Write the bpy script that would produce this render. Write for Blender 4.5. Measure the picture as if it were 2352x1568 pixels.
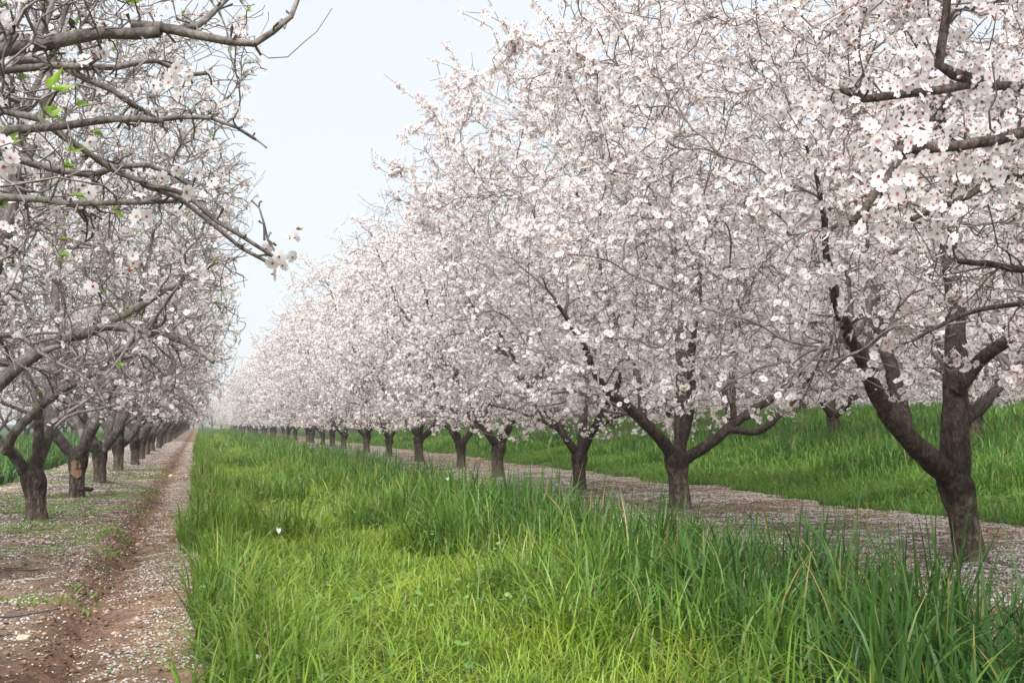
import bpy, math, random
import numpy as np
from mathutils import noise as mnoise, Vector
R = math.radians
scn = bpy.context.scene
for o in list(bpy.data.objects): bpy.data.objects.remove(o)

# ------------------------------------------------------------------ camera
EYE = 0.95
cd = bpy.data.cameras.new("camera"); cam = bpy.data.objects.new("camera", cd); scn.collection.objects.link(cam)
cd.sensor_width = 36.0; cd.lens = 36.0*2640/2352; cd.clip_start = .05; cd.clip_end = 3000
cam.location = (0, 0, EYE); cam.rotation_euler = (R(90+4.073), 0, R(-15.238))
scn.camera = cam

# ------------------------------------------------------------------ sky, sun, exposure
SUN_EL, SUN_AZ = 50, 205          # azimuth clockwise from +Y (sun behind the camera, to the left)
w = bpy.data.worlds.new("World"); scn.world = w; w.use_nodes = True
nt = w.node_tree; nt.nodes.clear()
def N(t, **k):
    n = nt.nodes.new(t)
    for a, b in k.items(): setattr(n, a, b)
    return n
sky = N('ShaderNodeTexSky', sky_type='NISHITA', sun_disc=False, sun_elevation=R(SUN_EL), sun_rotation=R(SUN_AZ), air_density=1.0, dust_density=2.0)
b1 = N('ShaderNodeBackground'); b1.inputs['Strength'].default_value = .10
nt.links.new(sky.outputs[0], b1.inputs['Color'])
tc = N('ShaderNodeTexCoord'); nz = N('ShaderNodeTexNoise'); nz.inputs['Scale'].default_value = 2.2; nz.inputs['Detail'].default_value = 5
mp = N('ShaderNodeMapping'); mp.inputs['Scale'].default_value = (1, 1, 2.5)
nt.links.new(tc.outputs['Generated'], mp.inputs['Vector']); nt.links.new(mp.outputs[0], nz.inputs['Vector'])
rp = N('ShaderNodeValToRGB'); rp.color_ramp.elements[0].position = .35; rp.color_ramp.elements[1].position = .68
rp.color_ramp.elements[0].color = (.855, .895, .917, 1); rp.color_ramp.elements[1].color = (.88, .925, .945, 1)
nt.links.new(nz.outputs['Fac'], rp.inputs['Fac'])
b2 = N('ShaderNodeBackground'); b2.inputs['Strength'].default_value = .50
nt.links.new(rp.outputs[0], b2.inputs['Color'])
mx = N('ShaderNodeMixShader'); mx.inputs['Fac'].default_value = .88
out = N('ShaderNodeOutputWorld')
nt.links.new(b1.outputs[0], mx.inputs[1]); nt.links.new(b2.outputs[0], mx.inputs[2]); nt.links.new(mx.outputs[0], out.inputs['Surface'])
sd = bpy.data.lights.new("sun", 'SUN'); sd.energy = 3.4; sd.angle = R(40); sd.color = (1, .99, .97)
sun = bpy.data.objects.new("sun", sd); scn.collection.objects.link(sun)
az = R(SUN_AZ); el = R(SUN_EL)
sun.rotation_euler = Vector((math.sin(az)*math.cos(el), math.cos(az)*math.cos(el), math.sin(el))).to_track_quat('Z', 'Y').to_euler()
vs = scn.view_settings; vs.view_transform = 'Standard'; vs.look = 'None'; vs.exposure = 1.15; vs.gamma = 1
scn.cycles.max_bounces = 8; scn.cycles.diffuse_bounces = 5; scn.cycles.transmission_bounces = 4; scn.cycles.transparent_max_bounces = 4

# ------------------------------------------------------------------ helpers
C = scn.collection
HAZE = .0013
def tag(o, label=None, cat=None, group=None, kind=None):
    for k, v in (('label', label), ('category', cat), ('group', group), ('kind', kind)):
        if v: o[k] = v
    return o
def empty(name, loc=(0, 0, 0)):
    o = bpy.data.objects.new(name, None); C.objects.link(o); o.location = loc; o.empty_display_size = .2
    return o
class Geo:
    """collects vertices, quads, triangles and one per-vertex colour"""
    def __init__(s): s.v = []; s.q = []; s.t = []; s.c = []; s.n = 0
    def add(s, v, q=None, t=None, c=None):
        v = np.asarray(v, float).reshape(-1, 3)
        if q is not None and len(q): s.q.append(np.asarray(q).reshape(-1, 4)+s.n)
        if t is not None and len(t): s.t.append(np.asarray(t).reshape(-1, 3)+s.n)
        if c is None: c = np.ones((len(v), 3))
        s.v.append(v); s.c.append(np.broadcast_to(np.asarray(c, float), (len(v), 3))); s.n += len(v)
    def mesh(s, name, mat, smooth=True):
        me = bpy.data.meshes.new(name)
        v = np.concatenate(s.v) if s.v else np.zeros((0, 3))
        q = np.concatenate(s.q) if s.q else np.zeros((0, 4), int)
        t = np.concatenate(s.t) if s.t else np.zeros((0, 3), int)
        me.vertices.add(len(v)); me.vertices.foreach_set('co', v.astype(np.float32).ravel())
        me.loops.add(q.size+t.size); me.loops.foreach_set('vertex_index', np.concatenate([q.ravel(), t.ravel()]).astype(np.int32))
        me.polygons.add(len(q)+len(t))
        st = np.concatenate([np.arange(len(q))*4, q.size+np.arange(len(t))*3])
        me.polygons.foreach_set('loop_start', st.astype(np.int32))
        me.polygons.foreach_set('use_smooth', np.full(len(q)+len(t), smooth))
        a = me.color_attributes.new('Col', 'FLOAT_COLOR', 'POINT')
        cc = np.ones((len(v), 4), np.float32); cc[:, :3] = np.concatenate(s.c) if s.c else 0
        a.data.foreach_set('color', cc.ravel())
        me.update(calc_edges=True); me.materials.append(mat)
        return me
    def build(s, name, mat, parent=None, smooth=True):
        o = bpy.data.objects.new(name, s.mesh(name, mat, smooth)); C.objects.link(o)
        if parent: o.parent = parent
        return o
def unit(a): return a/np.maximum(np.linalg.norm(a, axis=-1, keepdims=True), 1e-9)
def hash2(ix, iy, seed):
    h = (ix.astype(np.int64)*374761393+iy.astype(np.int64)*668265263+seed*1442695041) & 0x7fffffff
    h = ((h ^ (h >> 13))*1274126177) & 0x7fffffff
    return ((h ^ (h >> 16)) & 0xffff)/65535.
def vn(x, y, s=1., seed=0):
    """smooth value noise 0..1"""
    x = np.asarray(x, float)/s; y = np.asarray(y, float)/s
    ix = np.floor(x); iy = np.floor(y); fx = x-ix; fy = y-iy
    fx = fx*fx*(3-2*fx); fy = fy*fy*(3-2*fy); ix = ix.astype(int); iy = iy.astype(int)
    a = hash2(ix, iy, seed); b = hash2(ix+1, iy, seed); c = hash2(ix, iy+1, seed); d = hash2(ix+1, iy+1, seed)
    return (a*(1-fx)+b*fx)*(1-fy)+(c*(1-fx)+d*fx)*fy
def sstep(a, b, x):
    t = np.clip((x-a)/(b-a), 0, 1); return t*t*(3-2*t)
def tubes(g, P, rad, sides, c=None, cap=False):
    """P (n,k,3) centre lines, rad (n,k) -> tubes"""
    P = np.asarray(P, float); n, k, _ = P.shape
    T = np.empty_like(P); T[:, 1:-1] = P[:, 2:]-P[:, :-2]; T[:, 0] = P[:, 1]-P[:, 0]; T[:, -1] = P[:, -1]-P[:, -2]
    T = unit(T)
    U = np.empty_like(P); ref = np.where(np.abs(T[:, 0, 2:3]) < .9, np.array([[0, 0, 1.]]), np.array([[1., 0, 0]]))
    u = unit(np.cross(T[:, 0], ref)); U[:, 0] = u
    for i in range(1, k):
        u = unit(u-T[:, i]*np.sum(u*T[:, i], -1, keepdims=True)); U[:, i] = u
    V = np.cross(T, U)
    a = np.arange(sides)/sides*2*np.pi
    ring = P[:, :, None]+rad[:, :, None, None]*(U[:, :, None]*np.cos(a)[:, None]+V[:, :, None]*np.sin(a)[:, None])
    i, j, m = np.meshgrid(np.arange(n), np.arange(k-1), np.arange(sides), indexing='ij'); m2 = (m+1) % sides
    b = i*k*sides+j*sides
    q = np.stack([b+m, b+m2, b+sides+m2, b+sides+m], -1)
    cc = None
    if c is not None: cc = np.repeat(np.asarray(c).reshape(n, -1, 3)*np.ones((n, k, 3)), sides, axis=1).reshape(-1, 3)
    g.add(ring, q, c=cc)
    if cap:
        e = np.arange(n)*k*sides+(k-1)*sides
        tr = np.stack([np.stack([e, e+m_+1, e+m_+2], -1) for m_ in range(sides-2)], 1)-g.n+0
        g.t.append(tr.reshape(-1, 3)+g.n-n*k*sides+g.n-g.n+0 if False else (tr+g.n).reshape(-1, 3)+(g.n-n*k*sides))
def resample(pts, step):
    p = np.asarray(pts, float)
    # Catmull-Rom through the points
    q = [p[0]]
    for i in range(len(p)-1):
        p0 = p[max(i-1, 0)]; p1 = p[i]; p2 = p[i+1]; p3 = p[min(i+2, len(p)-1)]
        m = max(1, int(np.linalg.norm(p2-p1)/step))
        for j in range(1, m+1):
            t = j/m
            q.append(.5*((2*p1)+(-p0+p2)*t+(2*p0-5*p1+4*p2-p3)*t*t+(-p0+3*p1-3*p2+p3)*t**3))
    return np.array(q)

# ------------------------------------------------------------------ materials
def mat(name):
    m = bpy.data.materials.new(name); m.use_nodes = True; t = m.node_tree; t.nodes.clear()
    return m, t, t.nodes, t.links
def ramp(n, stops):
    r = n.new('ShaderNodeValToRGB'); e = r.color_ramp.elements
    while len(e) < len(stops): e.new(.5)
    for x, (p, c) in zip(e, stops): x.position = p; x.color = (*c, 1)
    return r
def bark_material(name, dark, mid, light, scale=14, bump=.6, lichen=None):
    m, t, n, l = mat(name)
    o = n.new('ShaderNodeOutputMaterial'); p = n.new('ShaderNodeBsdfPrincipled'); p.inputs['Roughness'].default_value = .9
    p.inputs['Specular IOR Level'].default_value = .2
    tcn = n.new('ShaderNodeTexCoord'); at = n.new('ShaderNodeAttribute'); at.attribute_name = 'Col'
    a = n.new('ShaderNodeTexNoise'); a.inputs['Scale'].default_value = scale; a.inputs['Detail'].default_value = 7; a.inputs['Roughness'].default_value = .7
    mpn = n.new('ShaderNodeMapping'); mpn.inputs['Scale'].default_value = (1, 1, .45)
    l.new(tcn.outputs['Object'], mpn.inputs[0]); l.new(mpn.outputs[0], a.inputs['Vector'])
    r = ramp(n, [(.3, dark), (.5, mid), (.72, light)]); l.new(a.outputs['Fac'], r.inputs[0])
    mu = n.new('ShaderNodeMix'); mu.data_type = 'RGBA'; mu.blend_type = 'MULTIPLY'; mu.inputs['Factor'].default_value = 1
    l.new(r.outputs[0], mu.inputs[6]); l.new(at.outputs['Color'], mu.inputs[7]); src = mu.outputs[2]
    if lichen:
        b = n.new('ShaderNodeTexNoise'); b.inputs['Scale'].default_value = 5; b.inputs['Detail'].default_value = 4; l.new(tcn.outputs['Object'], b.inputs['Vector'])
        rr = ramp(n, [(.52, (0, 0, 0)), (.66, (.75, .75, .75))]); l.new(b.outputs['Fac'], rr.inputs[0])
        m2 = n.new('ShaderNodeMix'); m2.data_type = 'RGBA'; l.new(rr.outputs[0], m2.inputs['Factor']); l.new(src, m2.inputs[6]); m2.inputs[7].default_value = (*lichen, 1); src = m2.outputs[2]
    ck = n.new('ShaderNodeTexVoronoi'); ck.feature = 'DISTANCE_TO_EDGE'; ck.inputs['Scale'].default_value = scale*1.6
    wn = n.new('ShaderNodeTexNoise'); wn.inputs['Scale'].default_value = scale*.8; l.new(tcn.outputs['Object'], wn.inputs['Vector'])
    wa = n.new('ShaderNodeMix'); wa.data_type = 'RGBA'; wa.blend_type = 'LINEAR_LIGHT'; wa.inputs['Factor'].default_value = .06; l.new(mpn.outputs[0], wa.inputs[6]); l.new(wn.outputs['Color'], wa.inputs[7]); l.new(wa.outputs[2], ck.inputs['Vector'])
    cr = ramp(n, [(.0, (.42, .42, .42)), (.12, (1, 1, 1))]); l.new(ck.outputs['Distance'], cr.inputs[0])
    m3 = n.new('ShaderNodeMix'); m3.data_type = 'RGBA'; m3.blend_type = 'MULTIPLY'; m3.inputs['Factor'].default_value = min(1, bump); l.new(src, m3.inputs[6]); l.new(cr.outputs[0], m3.inputs[7]); src = m3.outputs[2]
    l.new(src, p.inputs['Base Color'])
    v = n.new('ShaderNodeTexVoronoi'); v.inputs['Scale'].default_value = scale*2.2; l.new(mpn.outputs[0], v.inputs['Vector'])
    ad = n.new('ShaderNodeMath'); l.new(a.outputs['Fac'], ad.inputs[0]); l.new(v.outputs['Distance'], ad.inputs[1])
    bp = n.new('ShaderNodeBump'); bp.inputs['Strength'].default_value = bump; bp.inputs['Distance'].default_value = .012
    l.new(ad.outputs[0], bp.inputs['Height']); l.new(bp.outputs[0], p.inputs['Normal']); l.new(p.outputs[0], o.inputs[0])
    return m
M_TRUNK = bark_material('trunk_bark', (.028, .021, .017), (.105, .083, .067), (.22, .185, .155), 22, 1.0)
M_LIMB = bark_material('limb_bark', (.026, .020, .017), (.090, .070, .060), (.20, .168, .148), 22, .9)
M_TWIG = bark_material('twig_bark', (.12, .097, .088), (.21, .175, .160), (.33, .29, .27), 40, .3)
M_LIMB_L = bark_material('grey_limb_bark', (.05, .043, .039), (.155, .138, .126), (.27, .25, .235), 18, .7, lichen=(.30, .29, .26))
M_TWIG_L = bark_material('grey_twig_bark', (.13, .113, .106), (.235, .21, .20), (.36, .33, .315), 40, .3)
def leafy(name, trans, rough=.55, spec=.3, vary=None):
    m, t, n, l = mat(name)
    o = n.new('ShaderNodeOutputMaterial'); p = n.new('ShaderNodeBsdfPrincipled'); p.inputs['Roughness'].default_value = rough
    p.inputs['Specular IOR Level'].default_value = spec
    at = n.new('ShaderNodeAttribute'); at.attribute_name = 'Col'; src = at.outputs['Color']
    tr = n.new('ShaderNodeBsdfTranslucent'); ms = n.new('ShaderNodeMixShader'); ms.inputs[0].default_value = trans
    l.new(src, p.inputs['Base Color']); l.new(src, tr.inputs['Color']); l.new(p.outputs[0], ms.inputs[1]); l.new(tr.outputs[0], ms.inputs[2]); l.new(ms.outputs[0], o.inputs[0])
    return m
M_PETAL = leafy('petal', .45, .6, .15)
M_GRASS = leafy('grass_blade', .40, .42, .35)
M_LEAF = leafy('young_leaf', .45, .45, .4)
def plain(name, rough=.9, bump=0, scale=30, fine=0):
    m, t, n, l = mat(name)
    o = n.new('ShaderNodeOutputMaterial'); p = n.new('ShaderNodeBsdfPrincipled'); p.inputs['Roughness'].default_value = rough; p.inputs['Specular IOR Level'].default_value = .2
    at = n.new('ShaderNodeAttribute'); at.attribute_name = 'Col'
    tcn = n.new('ShaderNodeTexCoord'); a = n.new('ShaderNodeTexNoise'); a.inputs['Scale'].default_value = scale; a.inputs['Detail'].default_value = 6; l.new(tcn.outputs['Object'], a.inputs['Vector'])
    r = ramp(n, [(.3, (.55, .55, .55)), (.7, (1.25, 1.25, 1.25))]); l.new(a.outputs['Fac'], r.inputs[0])
    mu = n.new('ShaderNodeMix'); mu.data_type = 'RGBA'; mu.blend_type = 'MULTIPLY'; mu.inputs['Factor'].default_value = 1
    l.new(at.outputs['Color'], mu.inputs[6]); l.new(r.outputs[0], mu.inputs[7]); l.new(mu.outputs[2], p.inputs['Base Color'])
    if fine:
        fb = n.new('ShaderNodeTexNoise'); fb.inputs['Scale'].default_value = fine; fb.inputs['Detail'].default_value = 8; fb.inputs['Roughness'].default_value = .75; l.new(tcn.outputs['Object'], fb.inputs['Vector'])
        r2 = ramp(n, [(.32, (.50, .48, .46)), (.5, (.95, .95, .95)), (.7, (1.4, 1.38, 1.34))]); l.new(fb.outputs['Fac'], r2.inputs[0])
        m2 = n.new('ShaderNodeMix'); m2.data_type = 'RGBA'; m2.blend_type = 'MULTIPLY'; m2.inputs['Factor'].default_value = 1
        l.new(mu.outputs[2], m2.inputs[6]); l.new(r2.outputs[0], m2.inputs[7]); l.new(m2.outputs[2], p.inputs['Base Color'])
        ad = n.new('ShaderNodeMath'); l.new(a.outputs['Fac'], ad.inputs[0]); l.new(fb.outputs['Fac'], ad.inputs[1])
        b2_ = n.new('ShaderNodeBump'); b2_.inputs['Strength'].default_value = 1; b2_.inputs['Distance'].default_value = .02; l.new(fb.outputs['Fac'], b2_.inputs['Height']); l.new(b2_.outputs[0], p.inputs['Normal'])
    if bump and not fine:
        bp = n.new('ShaderNodeBump'); bp.inputs['Strength'].default_value = bump; bp.inputs['Distance'].default_value = .01
        l.new(a.outputs['Fac'], bp.inputs['Height']); l.new(bp.outputs[0], p.inputs['Normal'])
    l.new(p.outputs[0], o.inputs[0]); return m
M_SOIL = plain('soil', .95, .8, 9, 38)
M_CLOD = plain('clod', .95, .5, 40)
M_STONE = plain('stone', .85, .5, 25)
M_LITTER = plain('litter', .9, 0, 30)

# ------------------------------------------------------------------ terrain
def zone(x, y):
    """1 inside a grass strip, 0 on bare soil"""
    e = (vn(x, y, .5, 3)-.5)*.24+(vn(x, y, 2.5, 4)-.5)*.2
    mid = sstep(-.06, .07, x+e*.95)*(1-sstep(3.05, 3.3, x+e*2.2))
    right = sstep(7.15, 7.4, x+e*2)
    left = 1-sstep(-3.2, -2.8, x+e*2)
    return np.clip(mid+right+left, 0, 1)
def gz(x, y):
    x = np.asarray(x, float); y = np.asarray(y, float)
    z = .115*np.maximum(0, x-7.4)*(1-sstep(12, 30, x)*.45)
    z = np.minimum(z, 1.5+0*z)+ .012*(vn(x, y, 1.3, 11)-.5)*2
    near = 1-sstep(25, 60, np.hypot(x, y))
    soil = 1-zone(x, y)
    wob = (vn(y, y*0, 1.1, 8)-.5)*.16+(vn(y, y*0, .35, 9)-.5)*.08
    bank = (1-sstep(-.66, -.46, x+wob))*sstep(-2.9, -2.3, x)
    z = z+.055*bank                                                     # the row stands a little above the wheel track
    rut = np.exp(-((x+.50+wob)/.12)**2)
    z = z-near*.030*rut*(.5+vn(x, y, .25, 20))
    rough = (vn(x, y, .09, 12)-.5)*.022+(vn(x, y, .22, 13)-.5)*.03+(vn(x, y, .04, 14)-.5)*.010
    k = np.where((x > -.42) & (x < .1), .45, 1.)+rut*.9
    return z+near*soil*rough*k
def soil_colour(x, y):
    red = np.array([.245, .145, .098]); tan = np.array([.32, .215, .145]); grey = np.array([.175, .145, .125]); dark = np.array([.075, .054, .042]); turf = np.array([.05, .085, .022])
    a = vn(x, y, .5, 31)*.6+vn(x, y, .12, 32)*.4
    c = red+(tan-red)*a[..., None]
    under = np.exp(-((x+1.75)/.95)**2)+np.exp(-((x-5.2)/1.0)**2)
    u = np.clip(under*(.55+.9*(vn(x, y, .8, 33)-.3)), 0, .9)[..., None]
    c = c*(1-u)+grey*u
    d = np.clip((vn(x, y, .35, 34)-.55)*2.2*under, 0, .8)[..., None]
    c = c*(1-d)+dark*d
    wob = (vn(y, y*0, 1.1, 8)-.5)*.16+(vn(y, y*0, .35, 9)-.5)*.08
    rut = (np.exp(-((x+.54+wob)/.15)**2)*.52)[..., None]
    c = c*(1-rut)+np.array([.125, .060, .038])*rut
    g = zone(x, y)[..., None]
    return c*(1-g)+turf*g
def axis(parts): return np.unique(np.round(np.concatenate(parts), 4))
xs = axis([-np.geomspace(4, 700, 26)[::-1], np.arange(-4, -2.4, .08), np.arange(-2.4, .2, .03), np.arange(.2, 3, .14), np.arange(3, 7.6, .07), np.arange(7.6, 20, .4), np.geomspace(20, 900, 24)])
ys = axis([np.array([-40, -20, -10, -5, -2, 0, 1, 2, 2.6]), np.arange(3, 9, .035), np.arange(9, 16, .07), np.arange(16, 32, .16), np.arange(32, 70, .5), np.geomspace(70, 1200, 30)])
X, Y = np.meshgrid(xs, ys); Z = gz(X, Y)
nx, ny = len(xs), len(ys)
i, j = np.meshgrid(np.arange(ny-1), np.arange(nx-1), indexing='ij'); b = i*nx+j
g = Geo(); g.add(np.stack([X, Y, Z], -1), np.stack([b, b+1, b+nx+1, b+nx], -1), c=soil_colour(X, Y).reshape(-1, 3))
tag(g.build('ground', M_SOIL), kind='structure')

# ------------------------------------------------------------------ almond trees
def prof(z, zs, rs): return np.interp(z, zs, rs)
class Env:
    def __init__(s, R0, top, bot, hollow=1.9, zmax=None):
        s.R0 = R0; s.top = top; s.bot = bot; s.hollow = hollow; s.rag = .35
    def rad(s, z):
        t = (z-s.bot)/(s.top-s.bot)
        return s.R0*np.interp(t, [0, .08, .25, .45, .58, .70, .82, .92, 1], [.78, .90, .98, 1, 1, .88, .62, .36, .1])
    def inside(s, p, k=1.):
        r = np.hypot(p[:, 0], p[:, 1]); z = p[:, 2]
        return (z > s.bot+np.maximum(0, s.hollow-r)*.5+s.rag*(vn(p[:, 0]+20, p[:, 1]+20, .7, 73)-.5)) & (z < s.top) & (r < s.rad(z)*k)
    def sample(s, rng, n, inner=.35):
        out = []
        while sum(map(len, out)) < n:
            p = np.stack([rng.uniform(-s.R0, s.R0, n*3), rng.uniform(-s.R0, s.R0, n*3), rng.uniform(s.bot, s.top, n*3)], -1)
            lump = 1+.16*(vn(np.arctan2(p[:, 1], p[:, 0])*2+9, p[:, 2], .9, 71)-.6)*2
            k = s.inside(p/np.stack([lump, lump, np.ones_like(lump)], -1)); r = np.hypot(p[:, 0], p[:, 1])/np.maximum(s.rad(p[:, 2]), .1)
            k &= rng.random(len(p)) < inner+(1-inner)*np.clip(r*1.15, 0, 1)
            out.append(p[k])
        return np.concatenate(out)[:n]
def default_scaffold(rng, spread=1., grey=False):
    limbs = []; n = rng.integers(3, 5); a0 = rng.uniform(0, 6.28)
    for i in range(n):
        a = a0+i*2*np.pi/n+rng.uniform(-.3, .3); e = rng.uniform(.75, 1.1)
        u = np.array([math.cos(a), math.sin(a), 0])
        p0 = np.array([0, 0, .5]); p1 = p0+u*.28+[0, 0, .28*math.tan(e)]
        p2 = p1+u*.55*spread+[0, 0, .75]
        main = [p0, p1, p2]
        chain = [(main, .075, .052)]
        for s in (-1, 1):
            a2 = a+s*rng.uniform(.3, .6); v = np.array([math.cos(a2), math.sin(a2), 0])
            q1 = p2+v*.5*spread+[0, 0, rng.uniform(.35, .8)]; q2 = q1+v*.55*spread+[0, 0, rng.uniform(.5, 1.1)]; q3 = q2+v*.35*spread+[0, 0, rng.uniform(.3, 1.0)]
            chain.append(([p2, q1, q2, q3], .045, .016))
        v = np.array([math.cos(a+.1), math.sin(a+.1), 0])
        q1 = p1+v*.5*spread+[0, 0, .25]; q2 = q1+v*.6*spread+[0, 0, .18]; q3 = q2+v*.3*spread+[0, 0, .05]
        chain.append(([p1, q1, q2, q3], .036, .011))
        limbs.append(chain)
    return limbs
def grow_end(rng, pts, r, env, extra=1.6):
    """carry a hand-laid limb on upwards and outwards to the crown's edge"""
    p = np.array(pts[-1], float); d = unit(p-np.array(pts[-2], float)); out = []
    for k in range(4):
        rad = np.array([p[0], p[1], 0]); rr = np.linalg.norm(rad)
        d = unit(d+.25*np.array([0, 0, 1])+.12*rad/max(rr, .3)+rng.normal(0, .12, 3)-(.35*rad/max(rr, .3) if rr > env.R0*.75 else 0))
        p = p+d*extra/4
        if p[2] > env.top-1.0 or np.hypot(p[0], p[1]) > env.rad(p[2])*.8: break
        out.append(p.copy())
    return out
def bez(P, d, T, k, rng, wob=.05, lift=.15):
    L = np.linalg.norm(T-P, axis=1, keepdims=True); dr = unit(T-P)
    Cc = P+L*.45*unit(d*.75+dr*.35+np.array([0, 0, lift]))
    t = np.linspace(0, 1, k)[None, :, None]
    Q = (1-t)**2*P[:, None]+2*t*(1-t)*Cc[:, None]+t*t*T[:, None]
    n1 = rng.normal(0, 1, (len(P), 1, 3)); n2 = rng.normal(0, 1, (len(P), 1, 3))
    Q = Q+L[:, :, None]*wob*(n1*np.sin(t*np.pi*2)+n2*np.sin(t*np.pi*3))*np.minimum(t*3, 1)*.5
    D = np.empty_like(Q); D[:, :-1] = Q[:, 1:]-Q[:, :-1]; D[:, -1] = D[:, -2]
    return Q, unit(D)
class Nodes:
    def __init__(s): s.p = []; s.d = []; s.r = []
    def add(s, p, d, r): s.p.append(p.reshape(-1, 3)); s.d.append(d.reshape(-1, 3)); s.r.append(np.broadcast_to(r, p.shape[:-1]).ravel())
    def get(s):
        if len(s.p) > 1: s.p = [np.concatenate(s.p)]; s.d = [np.concatenate(s.d)]; s.r = [np.concatenate(s.r)]
        return s.p[0], s.d[0], s.r[0]
def attach(nd, T, k, rng, rmax, rmin, Lmax, batches=6, wob=.05, lift=.15, minr=0., align=.5):
    T = T[np.argsort(np.linalg.norm(T-np.array([0, 0, .6]), axis=1))]
    Qs = []; Rs = []
    for B in np.array_split(T, batches):
        if not len(B): continue
        p, d, r = nd.get(); m = r >= minr
        p, d, r = p[m], d[m], r[m]
        idx = np.empty(len(B), int)
        for s in range(0, len(B), 200):
            v = B[s:s+200, None]-p[None]; dist = np.sqrt((v**2).sum(-1)); cs = (v*d[None]).sum(-1)/np.maximum(dist, 1e-6)
            cost = dist*(1+align-align*cs)+np.where(dist < .06, 1, 0)
            idx[s:s+200] = cost.argmin(1)
        P = p[idx]; L = np.linalg.norm(B-P, axis=1); f = np.minimum(1, Lmax/np.maximum(L, 1e-6))
        ok = L > .05
        Tt = (P+(B-P)*f[:, None])[ok]; P = P[ok]; dd = d[idx][ok]; r0 = np.minimum(r[idx][ok]*.8, rmax)
        Q, D = bez(P, dd, Tt, k, rng, wob, lift)
        t = np.linspace(0, 1, k)[None]; rr = np.maximum(r0[:, None]*(1-t)+rmin*t, rmin)
        nd.add(Q[:, 1:], D[:, 1:], rr[:, 1:]); Qs.append(Q); Rs.append(rr)
    return np.concatenate(Qs), np.concatenate(Rs)

WHITE = np.array([.90, .882, .862]); BLUSH = np.array([.91, .82, .80]); HEART = np.array([.52, .07, .13]); CALYX = np.array([.24, .10, .075]); CREAM = np.array([.80, .74, .60])
def flower_proto(lod, rng):
    """petals as a grid, five to a flower; returns verts, quads, colours"""
    V = []; Q = []; Cc = []; n = 0
    for i in range(5):
        a = i*2*np.pi/5+rng.uniform(-.09, .09); ln = rng.uniform(.92, 1.05); cup = rng.uniform(.08, .62)
        u = np.array([math.cos(a), math.sin(a), 0]); v = np.array([-math.sin(a), math.cos(a), 0]); z = np.array([0, 0, 1.])
        if lod == 2:
            rows = [(.14, .09, .02), (.48, .37, .14), (.80, .42, .26), (1.0, .25, .34)]
            for r, (s, wd, h) in enumerate(rows):
                for c in (-1, 0, 1):
                    ss = s-(.09 if (r == 3 and c == 0) else 0)
                    V.append(u*ss*ln+v*c*wd+z*(h*cup*1.6+abs(c)*.06*(r > 0)+rng.uniform(-.02, .02))); 
                    Cc.append(BLUSH if r == 0 else WHITE)
            for r in range(3):
                for c in range(2): b = n+r*3+c; Q.append((b, b+1, b+4, b+3))
            n += 12
        else:
            for s, wd, h, col in ((.05, 0, 0, BLUSH), (.62, .42, .22, WHITE), (.98, 0, .34, WHITE), (.62, -.42, .22, WHITE)):
                V.append(u*s*ln+v*wd+z*h*cup*1.6); Cc.append(col)
            Q.append((n, n+1, n+2, n+3)); n += 4
    if lod == 2:                                                         # heart of stamens
        for i in range(6):
            a = i*np.pi/3; V.append((.21*math.cos(a), .21*math.sin(a), .08+.05*(i % 2))); Cc.append(HEART if i % 2 else HEART*.7+BLUSH*.3)
        Q += [(n, n+1, n+2, n+3), (n, n+3, n+4, n+5)]; n += 6
        for i in range(4):                                               # calyx behind
            a = i*np.pi/2; V.append((.15*math.cos(a), .15*math.sin(a), -.03)); Cc.append(CALYX)
        for i in range(4):
            a = i*np.pi/2; V.append((.05*math.cos(a), .05*math.sin(a), -.30)); Cc.append(CALYX)
        for i in range(4): j = (i+1) % 4; Q.append((n+i, n+j, n+4+j, n+4+i))
        n += 8
    else:
        for i in range(4):
            a = i*np.pi/2; V.append((.14*math.cos(a), .14*math.sin(a), .06)); Cc.append(HEART*.7+WHITE*.3)
        Q.append((n, n+1, n+2, n+3)); n += 4
        for i in range(4):
            a = i*np.pi/2; V.append((.16*math.cos(a), .16*math.sin(a), -.10)); Cc.append(CALYX)
        Q.append((n, n+1, n+2, n+3)); n += 4
    return np.array(V), np.array(Q), np.array(Cc)
def add_flowers(g, P, Nn, size, rng, lod):
    n = len(P)
    if n == 0: return
    if lod == 0:                                                         # a far blossom: two crossed petals' worth of faces
        V = np.array([(-1, -.7, .1), (.7, -1, 0), (1, .7, .1), (-.7, 1, 0), (-.8, 0, -.5), (0, .1, -.7), (.8, 0, .55), (0, -.1, .7)])
        Q = np.array([(0, 1, 2, 3), (4, 5, 6, 7)]); Cc = np.array([WHITE*.97]*8); protos = [(V, Q, Cc)]
    else: protos = [flower_proto(lod, rng) for _ in range(5)]
    which = rng.integers(0, len(protos), n)
    for k, (V, Q, Cc) in enumerate(protos):
        m = which == k
        if not m.any(): continue
        z = unit(Nn[m]); x = unit(np.cross(z, unit(rng.normal(0, 1, z.shape)))); y = np.cross(z, x)
        s = size*.5*rng.uniform(.72, 1.08, (m.sum(), 1, 1))
        W = P[m][:, None]+s*(V[None, :, 0:1]*x[:, None]+V[None, :, 1:2]*y[:, None]+V[None, :, 2:3]*z[:, None])
        cc = Cc[None]*np.ones((m.sum(), 1, 1)); tint = rng.random((m.sum(), 1, 1)); cc = cc*(1-.10*tint*np.array([.0, .6, .5]))
        q = Q[None]+np.arange(m.sum())[:, None, None]*len(V)
        g.add(W, q, c=cc.reshape(-1, 3))
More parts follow.
